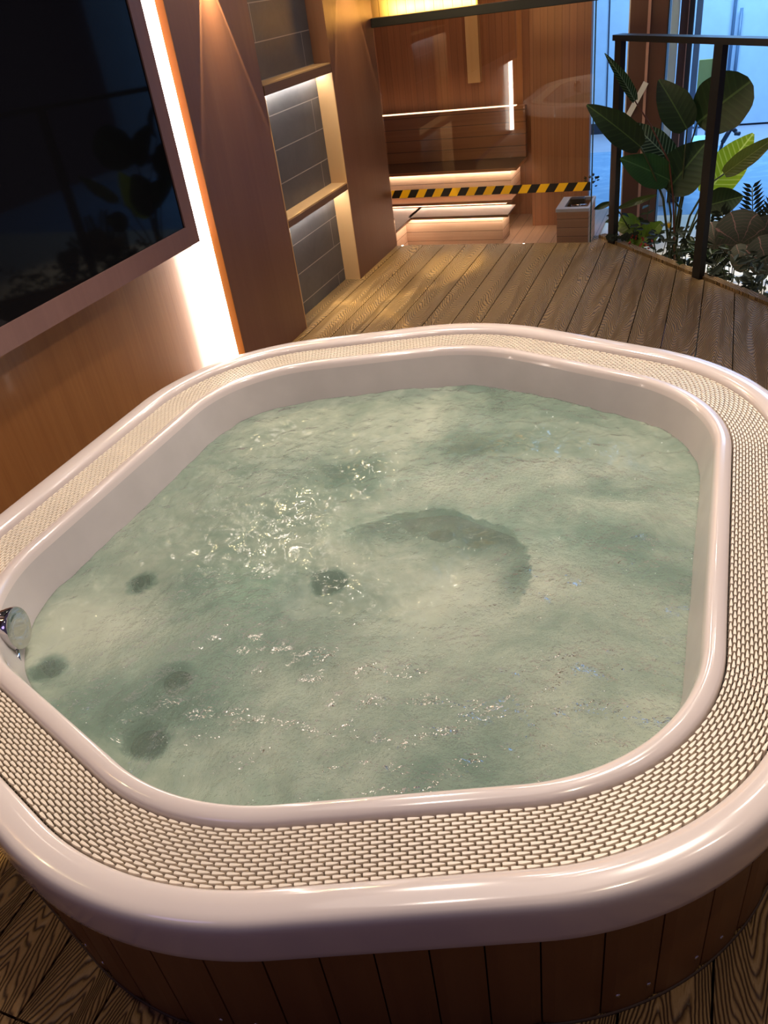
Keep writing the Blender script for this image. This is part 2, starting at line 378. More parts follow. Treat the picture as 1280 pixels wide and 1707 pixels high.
# ------------------------------------------------------------------ camera (solved from the photo's vanishing points)
cam = bpy.data.cameras.new('camera'); camo = bpy.data.objects.new('camera', cam); COL.objects.link(camo); scene.camera = camo
R_ = Vector((0.9308101, 0.34517504, -0.12019463)); U_ = Vector((-0.10146151, 0.55993954, 0.82229755)); F_ = Vector((-0.35113832, 0.75320774, -0.55621937))
mw = Matrix.Identity(4)
for i in range(3): mw[i][0] = R_[i]; mw[i][1] = U_[i]; mw[i][2] = -F_[i]
mw[0][3], mw[1][3], mw[2][3] = 0, 0, 1.45
camo.matrix_world = mw
cam.sensor_fit = 'VERTICAL'; cam.sensor_height = 24; cam.lens = 1317.9/1707*24; cam.clip_start = .02

# ------------------------------------------------------------------ tub plan curve
CX, CY, HB, HC, HA, RS, RA = -.715, 1.510, .78, .645, .941, .40, .45
def tub_loop():
    V = [(HB, -HC, RS), (HB, HC, RS), (0, HA, RA), (-HB, HC, RS), (-HB, -HC, RS), (0, -HA, RA)]
    n = len(V); segs = []
    for i in range(n):
        p0 = Vector(V[i-1][:2]); p1 = Vector(V[i][:2]); p2 = Vector(V[(i+1) % n][:2]); R = V[i][2]
        a = (p0-p1).normalized(); b = (p2-p1).normalized(); ang = a.angle(b); tl = R/math.tan(ang/2)
        c = p1 + (a+b).normalized()*(R/math.sin(ang/2))
        t0 = p1+a*tl; t1 = p1+b*tl
        segs.append((c, R, t0, t1))
    pts = []
    for i in range(n):
        c, R, t0, t1 = segs[i]
        a0 = math.atan2((t0-c).y, (t0-c).x); a1 = math.atan2((t1-c).y, (t1-c).x)
        da = (a1-a0) % (2*PI)
        k = max(4, int(R*da*1.0/.012))
        for j in range(k+1):
            an = a0+da*j/k; nn = Vector((math.cos(an), math.sin(an))); pts.append((c+nn*R, nn))
        nt0 = segs[(i+1) % n][2]; L = (nt0-t1).length; k = max(1, int(L/.015)); nn = pts[-1][1]
        for j in range(1, k): pts.append((t1.lerp(nt0, j/k), nn))
    return [(Vector((p.x+CX, p.y+CY)), nn) for p, nn in pts]
TL = tub_loop(); NL = len(TL)
def tub_pts(d): return [p + nn*d for p, nn in TL]
def at_s(ds):
    """function s(0..1) -> (point, normal) on the curve offset by d=ds, param by arclength of the offset curve of .09"""
    pass
_mid = tub_pts(.09); _cum = [0]
for i in range(NL): _cum.append(_cum[-1] + (_mid[(i+1) % NL]-_mid[i]).length)
PERIM = _cum[-1]
def tub_at(s, d):
    s = (s % 1.0)*PERIM
    import bisect
    i = min(bisect.bisect_right(_cum, s)-1, NL-1); f = (s-_cum[i])/max(1e-9, _cum[i+1]-_cum[i])
    p0, n0 = TL[i]; p1, n1 = TL[(i+1) % NL]
    nn = n0.lerp(n1, f); nn.normalize()
    return p0.lerp(p1, f) + nn*d, nn
def loft(prof, mb, lo=TL, close=False):
    n = len(lo); vs = []
    for d, z in prof:
        for p, nn in lo: q = p+nn*d; vs.append((q.x, q.y, z))
    fs = []
    for i in range(len(prof)-1):
        for j in range(n): fs.append((i*n+j, i*n+(j+1) % n, (i+1)*n+(j+1) % n, (i+1)*n+j))
    mb.add(vs, fs); return vs

# ------------------------------------------------------------------ deck
def tub_y_range(x, d):
    ys = [q.y for i, q in enumerate(tub_pts(d)) if abs(q.x-x) < .012]
    return (min(ys), max(ys)) if len(ys) >= 2 and max(ys)-min(ys) > .15 else None
def line_y(x): return 4.964 - 1.2225*(x+.629)
mb = MB()
i0 = int((-2.05-XL)/PITCH)-1; i1 = int((1.5-XL)/PITCH)+1
for i in range(i0, i1):
    xa = XL+i*PITCH+.0022; xb = XL+(i+1)*PITCH-.0022
    if xb < -2.01: continue
    xa = max(xa, -2.005)
    y0 = -.7
    ya = min(4.885, line_y(xa)); yb = min(4.885, line_y(xb))
    cuts = [(y0, None)]
    ra, rb = tub_y_range(xa, .12), tub_y_range(xb, .12)
    spans = []
    if ra and rb: spans = [(y0, y0, max(ra[0], rb[0]), max(ra[0], rb[0])), (min(ra[1], rb[1]), min(ra[1], rb[1]), ya, yb)]
    else: spans = [(y0, y0, ya, yb)]
    for (p, q, r_, s_) in spans:
        if min(r_, s_) > .4 and p < .33:
            mb.prism([(xa, p), (xb, q), (xb, .328), (xa, .328)], -.024, 0)
            mb.prism([(xa, .332), (xb, .332), (xb, s_), (xa, r_)], -.024, 0)
        else: mb.prism([(xa, p), (xb, q), (xb, s_), (xa, r_)], -.024, 0)
struct(mb.obj('floor', M['deck']))
# curb board along the slanted deck edge
mb = MB(); A = Vector((-.640, 4.985)); D = Vector((.633, -.774)); D.normalize(); Nn = Vector((D.y, -D.x))*-1
L = 2.9
mb.prism([A[:], (A+D*L)[:], (A+D*L+Nn*.045)[:], (A+Nn*.045)[:]], -.15, .014)
o = struct(mb.obj('trim_1', M['deck']))
mb = MB(); mb.box(-.675, -.56, 4.8855, 5.02, -.15, -.001); struct(mb.obj('floor', M['deck']))
# things under the deck
mb = MB(); mb.box(-2.3, 2.5, -1, 4.86, -.66, -.64); struct(mb.obj('floor', M['dark']))

# ------------------------------------------------------------------ left wall
XW = -1.91
mb = MB()
mb.box(-2.12, XW, 2.876, 3.486, 0, 2.7)
mb.box(-2.12, XW, 4.246, 4.90, -.14, 2.7)
mb.box(-2.12, XW, .39, 1.0, 0, 2.7)
mb.box(-2.12, XW, -1.2, .39, 0, 2.7)
struct(mb.obj('wall_left', M['pillar']))
mb = MB(); mb.box(-2.12, -2.05, 1.0, 2.876, 0, 2.7); struct(mb.obj('wall_left', M['recess']))
mb = MB(); mb.box(-2.12, -2.005, 3.486, 4.246, 0, 2.7); struct(mb.obj('wall_niche', M['tile']))
# pale lining of the niche (column edge seen from the camera)
mb = MB(); mb.box(-2.004, XW+.0005, 4.2385, 4.2459, 0, 1.078); mb.box(-2.004, XW+.0005, 3.4861, 3.4935, 0, 1.078)
struct(mb.obj('trim_2', M['edgewood']))
def niche_shelf(z0, z1, label):
    e = empty('wall_shelf', (-1.96, 3.866, z0), label, 'shelf', 'shelves of the lit wall niche')
    m = MB(); m.box(-2.0045, XW-.002, 3.495, 4.237, z1-.006, z1); m.obj('shelf_top', M['edgewood'], e)
    m = MB(); m.box(-2.0045, XW+.002, 3.495, 4.237, z0, z1-.0062); m.obj('shelf_board', M['fascia'], e)
    m = MB(); m.box(-1.985, -1.975, 3.50, 4.232, z0-.006, z0-.0005); m.obj('led_strip', M['led_cool'], e)
M['led_cool'] = emis('cool_white_led', (1, .95, .88), 75)
niche_shelf(.506, .543, 'lower niche shelf with pale top and brown front, above the bottom opening')
niche_shelf(1.080, 1.125, 'upper brown niche shelf just under the dark unlit opening')

# wall screen
M['led_warm'] = emis('warm_white_led', (1, .84, .72), 20)
e = empty('television', (-1.99, 1.94, .65), 'large dark glossy screen in a mauve wooden frame on the left wall', 'television')
y0, y1, z0, z1 = 1.022, 2.80, .652, 1.95
mb = MB(); fw = .075
mb.box(-2.02, -1.95, y0, y1, z0, z0+fw); mb.box(-2.02, -1.95, y0, y1, z1-fw, z1); mb.box(-2.02, -1.95, y0, y0+fw, z0+fw, z1-fw); mb.box(-2.02, -1.95, y1-fw, y1, z0+fw, z1-fw)
mb.obj('frame', M['tvframe'], e)
mb = MB(); mb.box(-2.03, -1.956, y0+fw, y1-fw, z0+fw, z1-fw); mb.obj('screen_glass', M['screen'], e)
mb = MB(); mb.box(-2.05, -2.031, y0+.3, y1-.3, z0+.2, z1-.2); mb.obj('wall_mount', M['black'], e)
for (yy, sgn, lab, lcx, lrr) in ((2.876, -1, 'glowing vertical light strip between screen and near pillar', -1.9975, .052), (1.0, 1, 'vertical light strip at the far left end of the screen recess', -2.028, .0215)):
    mb = MB(); pr = []
    for k in range(9):
        a = PI*k/8; pr.append((lcx+lrr*math.cos(a), yy+sgn*.016*math.sin(a)))
    mb.prism(pr if sgn > 0 else pr[::-1], .002, 2.3)
    tag(mb.obj('light_strip', M['led_warm'], smooth=False), lab, 'light')
mb = MB(); mb.box(-1.9445, -1.9098, 2.872, 2.8759, .0005, 2.7); struct(mb.obj('glow_trim_4', M['orangeglow']))  # added strip that paints the LED glow onto the pillar side
mb = MB(); mb.box(-2.005, -1.9098, 1.0001, 1.004, .0005, 2.7); struct(mb.obj('glow_trim_5', M['orangeglow']))  # same painted glow at the other end of the recess
# sconces that throw the light fans down the pillars
def cone_light(name, loc, energy, col, half, to=(0, 0, -1)):
    l = bpy.data.lights.new(name, 'SPOT'); l.energy = energy; l.color = col; l.spot_size = 2*half; l.spot_blend = .12; l.shadow_soft_size = .006
    o = bpy.data.objects.new(name, l); o.location = loc; o.rotation_euler = Vector(to).to_track_quat('-Z', 'Y').to_euler(); COL.objects.link(o)
    l.use_nodes = True; nt = l.node_tree; em = nt.nodes['Emission']
    tc = nt.nodes.new('ShaderNodeTexCoord'); sp = nt.nodes.new('ShaderNodeSeparateXYZ'); nt.links.new(tc.outputs['Normal'], sp.inputs[0])
    ab = nt.nodes.new('ShaderNodeMath'); ab.operation = 'ABSOLUTE'; nt.links.new(sp.outputs['Z'], ab.inputs[0])
    rp = nt.nodes.new('ShaderNodeValToRGB'); nt.links.new(ab.outputs[0], rp.inputs[0]); cr = rp.color_ramp
    c0 = math.cos(half)
    cr.elements[0].position = c0+.004; cr.elements[0].color = (1, 1, 1, 1)
    cr.elements[1].position = c0+.022; cr.elements[1].color = (.22, .22, .22, 1)
    e3 = cr.elements.new(.999); e3.color = (.45, .45, .45, 1)
    nt.links.new(rp.outputs[0], em.inputs['Strength'])
    return o
for (yy, zz, lab) in ((3.185, 1.625, 'small wall light above the first pillar'), (4.54, 1.665, 'small wall light above the pillar beside the glass'), (.69, 1.625, 'small wall light above the far left pillar by the screen')):
    e = empty('wall_lamp', (XW, yy, zz), lab, 'lamp', 'small wall lights on the pillars')
    m = MB(); m.box(XW, XW+.075, yy-.045, yy+.045, zz, zz+.10, .004); m.obj('lamp_body', M['black'], e)
    m = MB(); m.lathe([(0, 0), (.034, 0), (.034, -.003), (0, -.003)], (XW+.036, yy, zz), (0, 0, 1), 16); m.obj('lens', emis('lamp_lens', (1, .80, .42), 60), e)
    m = MB(); m.box(XW, XW+.05, yy-.032, yy+.032, zz+.101, zz+.33, .003); m.obj('added_glint_panel', emis('glint_panel_glow', (1, .78, .38), 290 if yy > 3 and yy < 4 else 6), e)  # unseen emissive panel, added for golden glints on the water
    cone_light('sconce_beam', (XW+.028, yy, zz-.012), 170, (1, .76, .36), math.radians(24.5), (-.05, 0, -1))

# ------------------------------------------------------------------ glass screen with hazard tape
YG = 4.885
e = empty('glass_partition', (-1.3, YG, 0), 'clear glass screen with a black top rail in front of the sauna benches', 'glass screen')
mb = MB(); mb.box(-1.909, -.6785, YG, YG+.010, -.002, 1.222); mb.obj('pane', M['glass'], e)
mb = MB(); mb.box(-.6784, -.673, YG-.001, YG+.011, -.002, 1.222); mb.obj('pane_edge', M['glassedge'], e)
mb = MB(); mb.box(-1.909, -.66, YG-.025, YG+.055, 1.2225, 1.268, .003); mb.obj('top_rail', M['black'], e)
mb = MB(); mb.box(-1.905, -.682, YG-.0012, YG-.0002, .2955, .3425)
tag(mb.obj('hazard_tape', M['tape']), 'black and yellow striped warning tape stuck across the glass screen', 'tape')

# ------------------------------------------------------------------ sauna behind the glass
ZF = -.12
mb = MB(); mb.box(-2.7, -.70, 4.90, 6.1, ZF-.03, ZF); struct(mb.obj('floor', M['saunafloor']))
mb = MB(); mb.box(-1.19, -.812, 5.705, 5.78, ZF, 2.7); struct(mb.obj('wall_back', M['saunaplank']))
mb = MB(); mb.box(-2.7, -1.19, 6.02, 6.08, ZF, 2.7); mb.box(-1.19, -1.13, 5.78, 6.08, ZF, 2.7); struct(mb.obj('wall_back', M['saunaplank']))
mb = MB(); mb.box(-2.75, -2.66, 4.90, 6.1, ZF, 2.7); struct(mb.obj('wall_left', M['saunaplank']))
M['led_s'] = emis('sauna_led', (1, .80, .64), 40)
M['led_s2'] = emis('sauna_led_thin', (1, .62, .36), 3.5)
def bench(name, label, xl, xr, yf, yb, zb, zt, wing=None, slope=0):
    e = empty(name, ((xl+xr)/2, (yf+yb)/2, zb), label, 'bench', 'stepped sauna benches')
    m = MB()
    m.box(xl, xr-.05, yf+.05, yb, zb, zt-.018)
    if wing: m.box(wing[0], xl-.03, wing[1], yb, zb, zt-.018); m.box(xl-.0299, xl+.0001, yf+.05, yb, zb, zt-.018)
    m.obj('front_panel', M['saunabench'], e)
    m = MB(); m.box(xl, xr+.0, yf, yb, zt-.018, zt, .003)
    if wing: m.box(wing[0], xl+.03, wing[1], yb, zt-.018, zt, .003)
    m.obj('seat_board', M['saunaback'], e)
    m = MB(); m.box(xl+.01, xr-.02, yf+.030, yf+.042, zt-.0225, zt-.0183)
    m.box(xr-.030, xr-.020, yf+.05, yb-.01, zt-.0225, zt-.0183)
    if wing: m.box(xl, xl+.010, wing[1]+.01, yf+.02, zt-.0225, zt-.0183)
    m.obj('led_strip', M['led_s'], e)
bench('sauna_bench', 'lowest pale wooden sauna step lit from under its edge', -1.956, -1.256, 5.25, 5.50, ZF+.001, .080, wing=(-2.3, 4.95))
bench('sauna_bench', 'middle wooden sauna tier seen just below the striped tape', -2.62, -1.28, 5.47, 5.62, .0805, .118)
bench('sauna_bench', 'upper sauna bench with a lit pink front just above the tape', -2.62, -1.262, 5.56, 5.90, .1185, .300)
mb = MB(); e = empty('wall_panelling', (-1.9, 5.9, .30), 'horizontal board panelling with a thin glowing line along its top', 'panelling')
mb.box(-2.64, -1.265, 5.88, 5.93, .3005, .625); mb.obj('boards', M['saunaback'], e)
mb = MB(); mb.box(-2.64, -1.33, 5.884, 5.925, .6255, .629); mb.obj('led_strip', M['led_s2'], e)
mb = MB(); mb.box(-1.675, -1.588, 5.96, 6.019, .778, 1.9); tag(mb.obj('wall_batten', M['edgewood']), 'pale upright board on the planked sauna wall, above the glowing line', 'board')
# golden slat screen above the rail
mb = MB(); mb.box(-2.4, -1.35, 5.05, 5.09, 1.215, 2.3); struct(mb.obj('wall_back', M['slat']))
l = bpy.data.lights.new('slat_glow', 'AREA'); l.shape = 'RECTANGLE'; l.size = .8; l.size_y = .03; l.energy = 5; l.color = (1, .72, .30)
o = bpy.data.objects.new('slat_glow', l); o.location = (-1.45, 4.985, 1.29); o.rotation_euler = Vector((0, 1, .25)).to_track_quat('-Z', 'Y').to_euler(); COL.objects.link(o)
# timber box with white rim
e = empty('timber_box', (-.8, 5.15, ZF), 'peach wooden box with a white rim at the end of the glass screen', 'box')
bx0, bx1, by0, by1, bz = -.902, -.703, 5.0, 5.29, .167
mb = MB(); t_ = .045
mb.box(bx0+.006, bx1-.003, by0+.006, by0+.03, ZF+.001, bz-.02); mb.box(bx0+.006, bx0+.03, by0+.03, by1, ZF+.001, bz-.02); mb.box(bx1-.027, bx1-.003, by0+.03, by1, ZF+.001, bz-.02); mb.box(bx0+.03, bx1-.027, by1-.02, by1, ZF+.001, bz-.02)
mb.obj('panels', M['boxwood'], e)
mb = MB(); mb.box(bx0, bx1, by0, by0+t_, bz-.019, bz); mb.box(bx0, bx0+t_, by0+t_, by1, bz-.019, bz); mb.box(bx1-.012, bx1, by0+t_, by1, bz-.019, bz); mb.box(bx0+t_, bx1-.012, by1-.02, by1, bz-.019, bz)
mb.obj('rim', M['whitepaint'], e)
mb = MB(); mb.box(bx0+.031, bx1-.03, by0+.031, by1-.021, ZF+.02, ZF+.03); mb.obj('bottom', M['dark'], e)
mb = MB()
for k in range(3): mb.tube([(-.855+.01*k, 5.07+.04*k, .128+.008*k), (-.735, 5.075+.04*k, .130+.008*k)], .009, 8)
tag(mb.obj('metal_rods', M['chrome'], smooth=True), 'shiny metal rods lying in the white rimmed timber box', 'rods')
mb = MB(); mb.box(-.85, -.762, 5.20, 5.255, .08, .176, .006); tag(mb.obj('black_case', M['black']), 'small black case at the back of the white rimmed timber box', 'case')
e = empty('small_plant', (-.74, 5.37, .2), 'tiny dark plant sprouting behind the timber box', 'plant')
mb = MB(); rr = random.Random(3)
for k in range(26):
    a = rr.uniform(0, 2*PI); h = rr.uniform(.03, .09); q = Vector((-.745+.03*math.cos(a), 5.375+.02*math.sin(a), .17+h)); w = .010
    d = Vector((math.cos(a), .4*math.sin(a), rr.uniform(.2, 1))).normalized(); s = d.cross(Vector((0, 1, 0))).normalized()
    mb.add([q, q+d*w+s*w*.5, q+d*w*2.4, q+d*w-s*w*.5], [(0, 1, 2, 3)])
mb.obj('foliage', M['leaf5'], e, normals=False)
mb = MB(); mb.tube([(-.745, 5.375, ZF+.002), (-.745, 5.375, .19)], .004, 6); mb.obj('stem', M['stem'], e)

# ------------------------------------------------------------------ railing
e = empty('balcony_railing', (-.3, 4.56, 0), 'black metal railing along the slanted deck edge in front of the plants', 'railing')
P1 = Vector((-.545, 4.872)); P2 = Vector((-.048, 4.250)); DD = (P2-P1); P3 = P2+DD; dn = DD.normalized(); nn = Vector((-dn.y, dn.x))
def post(P, w=.058, d=.03):
    m = MB(); a = dn*(w/2); b = nn*(d/2)
    m.prism([(P-a-b)[:], (P+a-b)[:], (P+a+b)[:], (P-a+b)[:]], .0005, 1.035); return m
for P in (P1, P2, P3): post(P).obj('post', M['black'], e)
mb = MB(); a0 = P1-dn*.03; a1 = P3+dn*.03; b = nn*.030
mb.prism([(a0-b)[:], (a1-b)[:], (a1+b)[:], (a0+b)[:]], 1.0355, 1.062); mb.obj('handrail', M['black'], e)

# ------------------------------------------------------------------ plants
def leaf(base, tip, w, mat, parent, name='leaf', droop=.06, cup=.18, face=None, shape='paddle', n=14, m=6):
    b = Vector(base); t = Vector(tip); ax = t-b; L = ax.length; d = ax.normalized()
    view = face or Vector((.1, -1, .35)); view = Vector(view).normalized()
    side = d.cross(view).normalized(); nor = side.cross(d).normalized()
    if nor.dot(view) < 0: nor = -nor
    vs = []; fs = []; uvs = []
    for i in range(n+1):
        v = i/n
        if shape == 'paddle': pw = (math.sin(PI*min(1, v*.955+.035)**.72))**.60 * (1 if v < .55 else 1-.30*((v-.55)/.45)**1.5)
        elif shape == 'round': pw = math.sqrt(max(0, 1-(2*v*.985-1+.01)**2))
        elif shape == 'slim': pw = math.sin(PI*v*.96+.05)**.8
        else: pw = math.sin(PI*v)**.7
        pw = max(.01, pw)
        c = b + d*(v*L) + nor*(math.sin(PI*v)*droop*L) - Vector((0, 0, 1))*(v*v*droop*L*.4)
        for j in range(-m, m+1):
            u = j/m; jit = 1+.02*math.sin(17*v+5*u)
            q = c + side*(u*pw*w/2*jit) + nor*(abs(u)**1.5*w*cup*pw)
            vs.append(q); uvs.append((u*.5*pw+.5, v))
    k = 2*m+1
    for i in range(n):
        for j in range(k-1): fs.append((i*k+j, i*k+j+1, (i+1)*k+j+1, (i+1)*k+j))
    me = bpy.data.meshes.new(name); me.from_pydata([v[:] for v in vs], [], fs); me.materials.append(mat)
    uvl = me.uv_layers.new(name='UVMap')
    for lp in me.loops: uvl.data[lp.index].uv = uvs[lp.vertex_index]
    for p in me.polygons: p.use_smooth = True
    o = bpy.data.objects.new(name, me); COL.objects.link(o)
    if parent is not None: o.parent = parent; o.matrix_parent_inverse = Matrix.Translation(-Vector(parent.location))
    return o
def stem(pts, r, mat, parent, name='stem'):
    m = MB(); P = [Vector(p) for p in pts]; out = []
    for i in range(len(P)-1):
        for k in range(4): out.append(P[i].lerp(P[i+1], k/4))
    out.append(P[-1]); n = len(out)
    m.tube(out, [r*(.65+.5*i/n) for i in range(n)], 6); return m.obj(name, mat, parent, smooth=True)
ZP = -.14
root = Vector((-.19, 4.82, ZP))
bop = empty('bird_of_paradise_plant', root, 'tall plant with big paddle leaves rising behind the black railing', 'plant')
LV = [('a', (-0.404, 4.74, 0.541), (-0.679, 4.66, 0.783), .150, 'leaf0'), ('b', (-0.45, 4.78, 0.76), (-0.599, 4.68, 1.014), .055, 'leaf2'),
      ('c', (-0.244, 4.95, 0.407), (-0.485, 5.0, 0.624), .150, 'leaf2'), ('d', (-0.183, 4.85, 0.595), (-0.346, 4.9, 0.839), .175, 'leaf0'),
      ('e', (-0.136, 4.9, 0.612), (0.102, 4.85, 0.804), .285, 'leaf0'), ('f', (-0.248, 4.8, 0.353), (-0.508, 4.75, 0.493), .165, 'leaf1'),
      ('g', (-0.258, 4.82, 0.293), (-0.074, 4.9, 0.529), .245, 'leaf0'), ('h', (-0.06, 5.0, 0.218), (0.15, 5.05, 0.524), .205, 'leaf3'),
      ('i', (0.025, 4.8, 0.372), (0.264, 4.75, 0.566), .095, 'leaf4'), ('j', (-0.04, 4.75, 0.225), (0.131, 4.75, 0.270), .145, 'leaf0')]
ST = {'a': [(-0.404, 4.74, 0.541), (-0.346, 4.76, 0.428), (-0.274, 4.78, 0.265)], 'b': [(-0.45, 4.78, 0.76), (-0.363, 4.8, 0.63), (-0.258, 4.8, 0.446), (-0.222, 4.8, 0.258)],
      'c': [(-0.244, 4.95, 0.407), (-.21, 4.9, .2)], 'd': [(-0.183, 4.85, 0.595), (-0.183, 4.84, 0.464), (-0.182, 4.82, 0.252)], 'e': [(-0.136, 4.9, 0.612), (-0.172, 4.88, 0.455), (-0.174, 4.86, 0.242)],
      'f': [(-0.248, 4.8, 0.353), (-0.246, 4.8, 0.26), (-0.226, 4.8, 0.163)], 'g': [(-0.258, 4.82, 0.293), (-0.175, 4.83, 0.183)], 'i': [(0.025, 4.8, 0.372), (-0.05, 4.8, 0.32), (-0.127, 4.8, 0.159)],
      'h': [(-0.06, 5.0, 0.218), (-0.096, 4.95, 0.131), (-0.14, 4.9, 0.0)], 'j': [(-0.04, 4.75, 0.225), (-.10, 4.78, .12)]}
for nme, b, t, w, mt in LV:
    shp = 'round' if nme == 'e' else 'paddle'
    leaf(b, t, w, M[mt], bop, shape=shp, cup=.10 if nme != 'b' else .5, droop=.05 if nme != 'b' else .1)
    pts = ST[nme] + [tuple(root + Vector((random.uniform(-.03, .03), random.uniform(-.03, .03), 0)))]
    stem(pts, .0065 if nme != 'b' else .005, M['redstem' if nme == 'b' else 'stem'], bop)
    B = Vector(b); T = Vector(t)
# left slender leaf & lime plant
def plant(name, loc, label, group=None): return empty(name, loc, label, 'plant', group)
p = plant('slender_leaf_plant', (-.40, 4.96, ZP), 'spindly plant with slender leaves beside the left railing post')
leaf((-0.559, 4.95, 0.21), (-0.667, 4.95, 0.176), .035, M['leaf0'], p, shape='slim')
leaf((-.321, 5.0, .229), (-.545, 4.96, .172), .040, M['leaf4'], p, shape='slim')
stem([(-.559, 4.95, .21), (-.46, 4.96, .05), (-.40, 4.96, ZP)], .004, M['stem'], p)
stem([(-.36, 5.0, .215), (-.37, 4.98, .05), (-.40, 4.96, ZP)], .004, M['stem'], p)
p = plant('lime_leaf_plant', (-.40, 4.92, ZP), 'low plant with broad lime green leaves near the left railing post')
for (b, t, w) in (((-.40, 4.95, .05), (-.53, 5.02, .085), .12), ((-.42, 4.88, -.02), (-.30, 4.95, .075), .12), ((-.36, 4.9, .0), (-.28, 4.93, .10), .07), ((-.47, 4.92, -.03), (-.38, 4.86, .02), .09)):
    leaf(b, t, w, M['leaf6'], p, shape='round'); stem([b, (-.40, 4.92, ZP)], .003, M['stem'], p)
# caladiums
for i, (c, s, tilt, lab) in enumerate((((.127, 4.55, .135), .25, (.0, -1, .45), 'large leaf plant with pink veined grey leaves right of the second railing post'), ((.262, 4.40, .06), .22, (.2, -1, .6), 'pink veined leaf plant at the right frame edge low behind the curb'))):
    p = plant('caladium_plant', (c[0], c[1]+.05, ZP), lab, 'pink veined leaf plants behind the curb')
    C0 = Vector(c)
    leaf(C0+Vector((.02, 0, -s*.45)), C0+Vector((-.02, .06, s*.42)), s*.95, M['cal'], p, shape='round', cup=.06, face=tilt)
    leaf(C0+Vector((-.10, .05, -.10)), C0+Vector((-.13, .12, .03)), s*.5, M['cal'], p, shape='round', cup=.06, face=tilt)
    leaf(C0+Vector((.08, .08, -.12)), C0+Vector((.16, .10, .06)), s*.6, M['cal'], p, shape='round', cup=.06, face=tilt)
    stem([tuple(C0+Vector((0, .02, -.1))), (c[0], c[1]+.05, ZP)], .004, M['stem'], p)
# palm like fronds
def frond(b, t, parent, nl=13, ll=.125, w=.020, mat='leaf5'):
    b = Vector(b); t = Vector(t); d = (t-b).normalized(); s = d.cross(Vector((0, -1, .2))).normalized()
    m = MB()
    for i in range(nl):
        v = .15+.85*i/(nl-1); q = b.lerp(t, v); l_ = ll*(1-.55*v)
        for sg in (-1, 1):
            e_ = (d*.75+s*sg).normalized(); o_ = e_.cross(Vector((0, -1, 0))).normalized()*w/2
            m.add([q, q+e_*l_*.4+o_, q+e_*l_, q+e_*l_*.4-o_], [(0, 1, 2, 3)])
    m.obj('frond', M[mat], parent, normals=False)
    stem([b, t], .003, M['stem'], parent)
p = plant('palm_plant', (.20, 4.78, ZP), 'small dark palm with feathered fronds against the blue floor')
for b, t in (((.214, 4.7, .0), (.17, 4.78, .30)), ((.22, 4.7, -.02), (.30, 4.75, .27)), ((.18, 4.7, -.05), (.03, 4.7, .20)), ((.22, 4.68, -.05), (.38, 4.6, .15))):
    frond(b, t, p); stem([b, (.20, 4.72, ZP)], .004, M['stem'], p)
p = plant('palm_plant', (-.02, 4.62, ZP), 'small dark palm with feathered fronds behind the second railing post')
for b, t in (((-.02, 4.6, -.05), (.06, 4.62, .10)), ((-.02, 4.62, -.06), (-.13, 4.64, .08)), ((0, 4.6, -.08), (.1, 4.58, .02)), ((-.03, 4.63, -.05), (-.02, 4.7, .17))):
    frond(b, t, p, ll=.07); stem([b, (-.02, 4.62, ZP)], .004, M['stem'], p)
# low filler plants along the curb
rr = random.Random(11)
labs = ['low leafy plant between the left post and the red speckled plant', 'low dark leafy plant under the tall paddle leaves', 'low dark leafy plant left of the second railing post', 'low leafy plant just behind the second post', 'low dark plant under the pink veined leaves', 'low dark plant by the curb at the right edge', 'low dark plant behind the curb outside the right edge']
for i, sx in enumerate((.12, .36, .60, .80, 1.02, 1.22, 1.42)):
    c = A + D*sx + Vector((Nn.x, Nn.y))*rr.uniform(.14, .20)
    p = plant('ground_plant', (c.x, c.y, ZP), labs[i], 'low dark plants along the curb')
    m = MB(); me_v = []
    for k in range(60 if i != 1 else 45):
        a = rr.uniform(0, 2*PI); rad = rr.uniform(.0, .13); h = rr.uniform(-.10, .10+.05*rr.random())
        q = Vector((c.x+rad*math.cos(a), c.y+rad*math.sin(a)*.8+.02, h)); d = Vector((math.cos(a), math.sin(a), rr.uniform(-.3, .9))).normalized()
        L_ = rr.uniform(.035, .075); w = L_*rr.uniform(.3, .6); s = d.cross(Vector((rr.uniform(-.5, .5), -.6, .8))).normalized()
        n_ = s.cross(d)*(.15*L_)
        m.add([q, q+d*L_*.35+s*w*.5, q+d*L_*.75+s*w*.35-n_, q+d*L_-n_*2, q+d*L_*.75-s*w*.35-n_, q+d*L_*.35-s*w*.5], [(0, 1, 2, 3), (0, 3, 4, 5)])
    m.obj('foliage', M['leaf5' if i % 3 else 'leaf0'], p, normals=False)
    m = MB()
    for k in range(7):
        a = rr.uniform(0, 2*PI); m.tube([(c.x, c.y, ZP), (c.x+.07*math.cos(a), c.y+.06*math.sin(a), .05)], .0025, 5)
    m.obj('stems', M['stem'], p)
p = plant('croton_plant', (-.37, 4.77, ZP), 'small red speckled plant at the foot of the tall paddle leaves')
m = MB()
for k in range(70):
    a = rr.uniform(0, 2*PI); q = Vector((-.37+rr.uniform(-.07, .06), 4.77+rr.uniform(-.05, .05), rr.uniform(-.12, .05))); d = Vector((math.cos(a), -.4, math.sin(a)*.8)).normalized(); s = d.cross(Vector((0, -1, .3))).normalized()
    L_ = .022; m.add([q, q+d*L_*.5+s*.006, q+d*L_, q+d*L_*.5-s*.006], [(0, 1, 2, 3)])
m.obj('foliage', M['red'], p, normals=False)
m = MB(); m.tube([(-.37, 4.77, ZP), (-.37, 4.77, .0)], .004, 6); m.obj('stem', M['redstem'], p)
p = empty('yellow_flower', (-.235, 4.80, ZP), 'small yellow flower in front of the tall plant stems', 'flower')
m = MB()
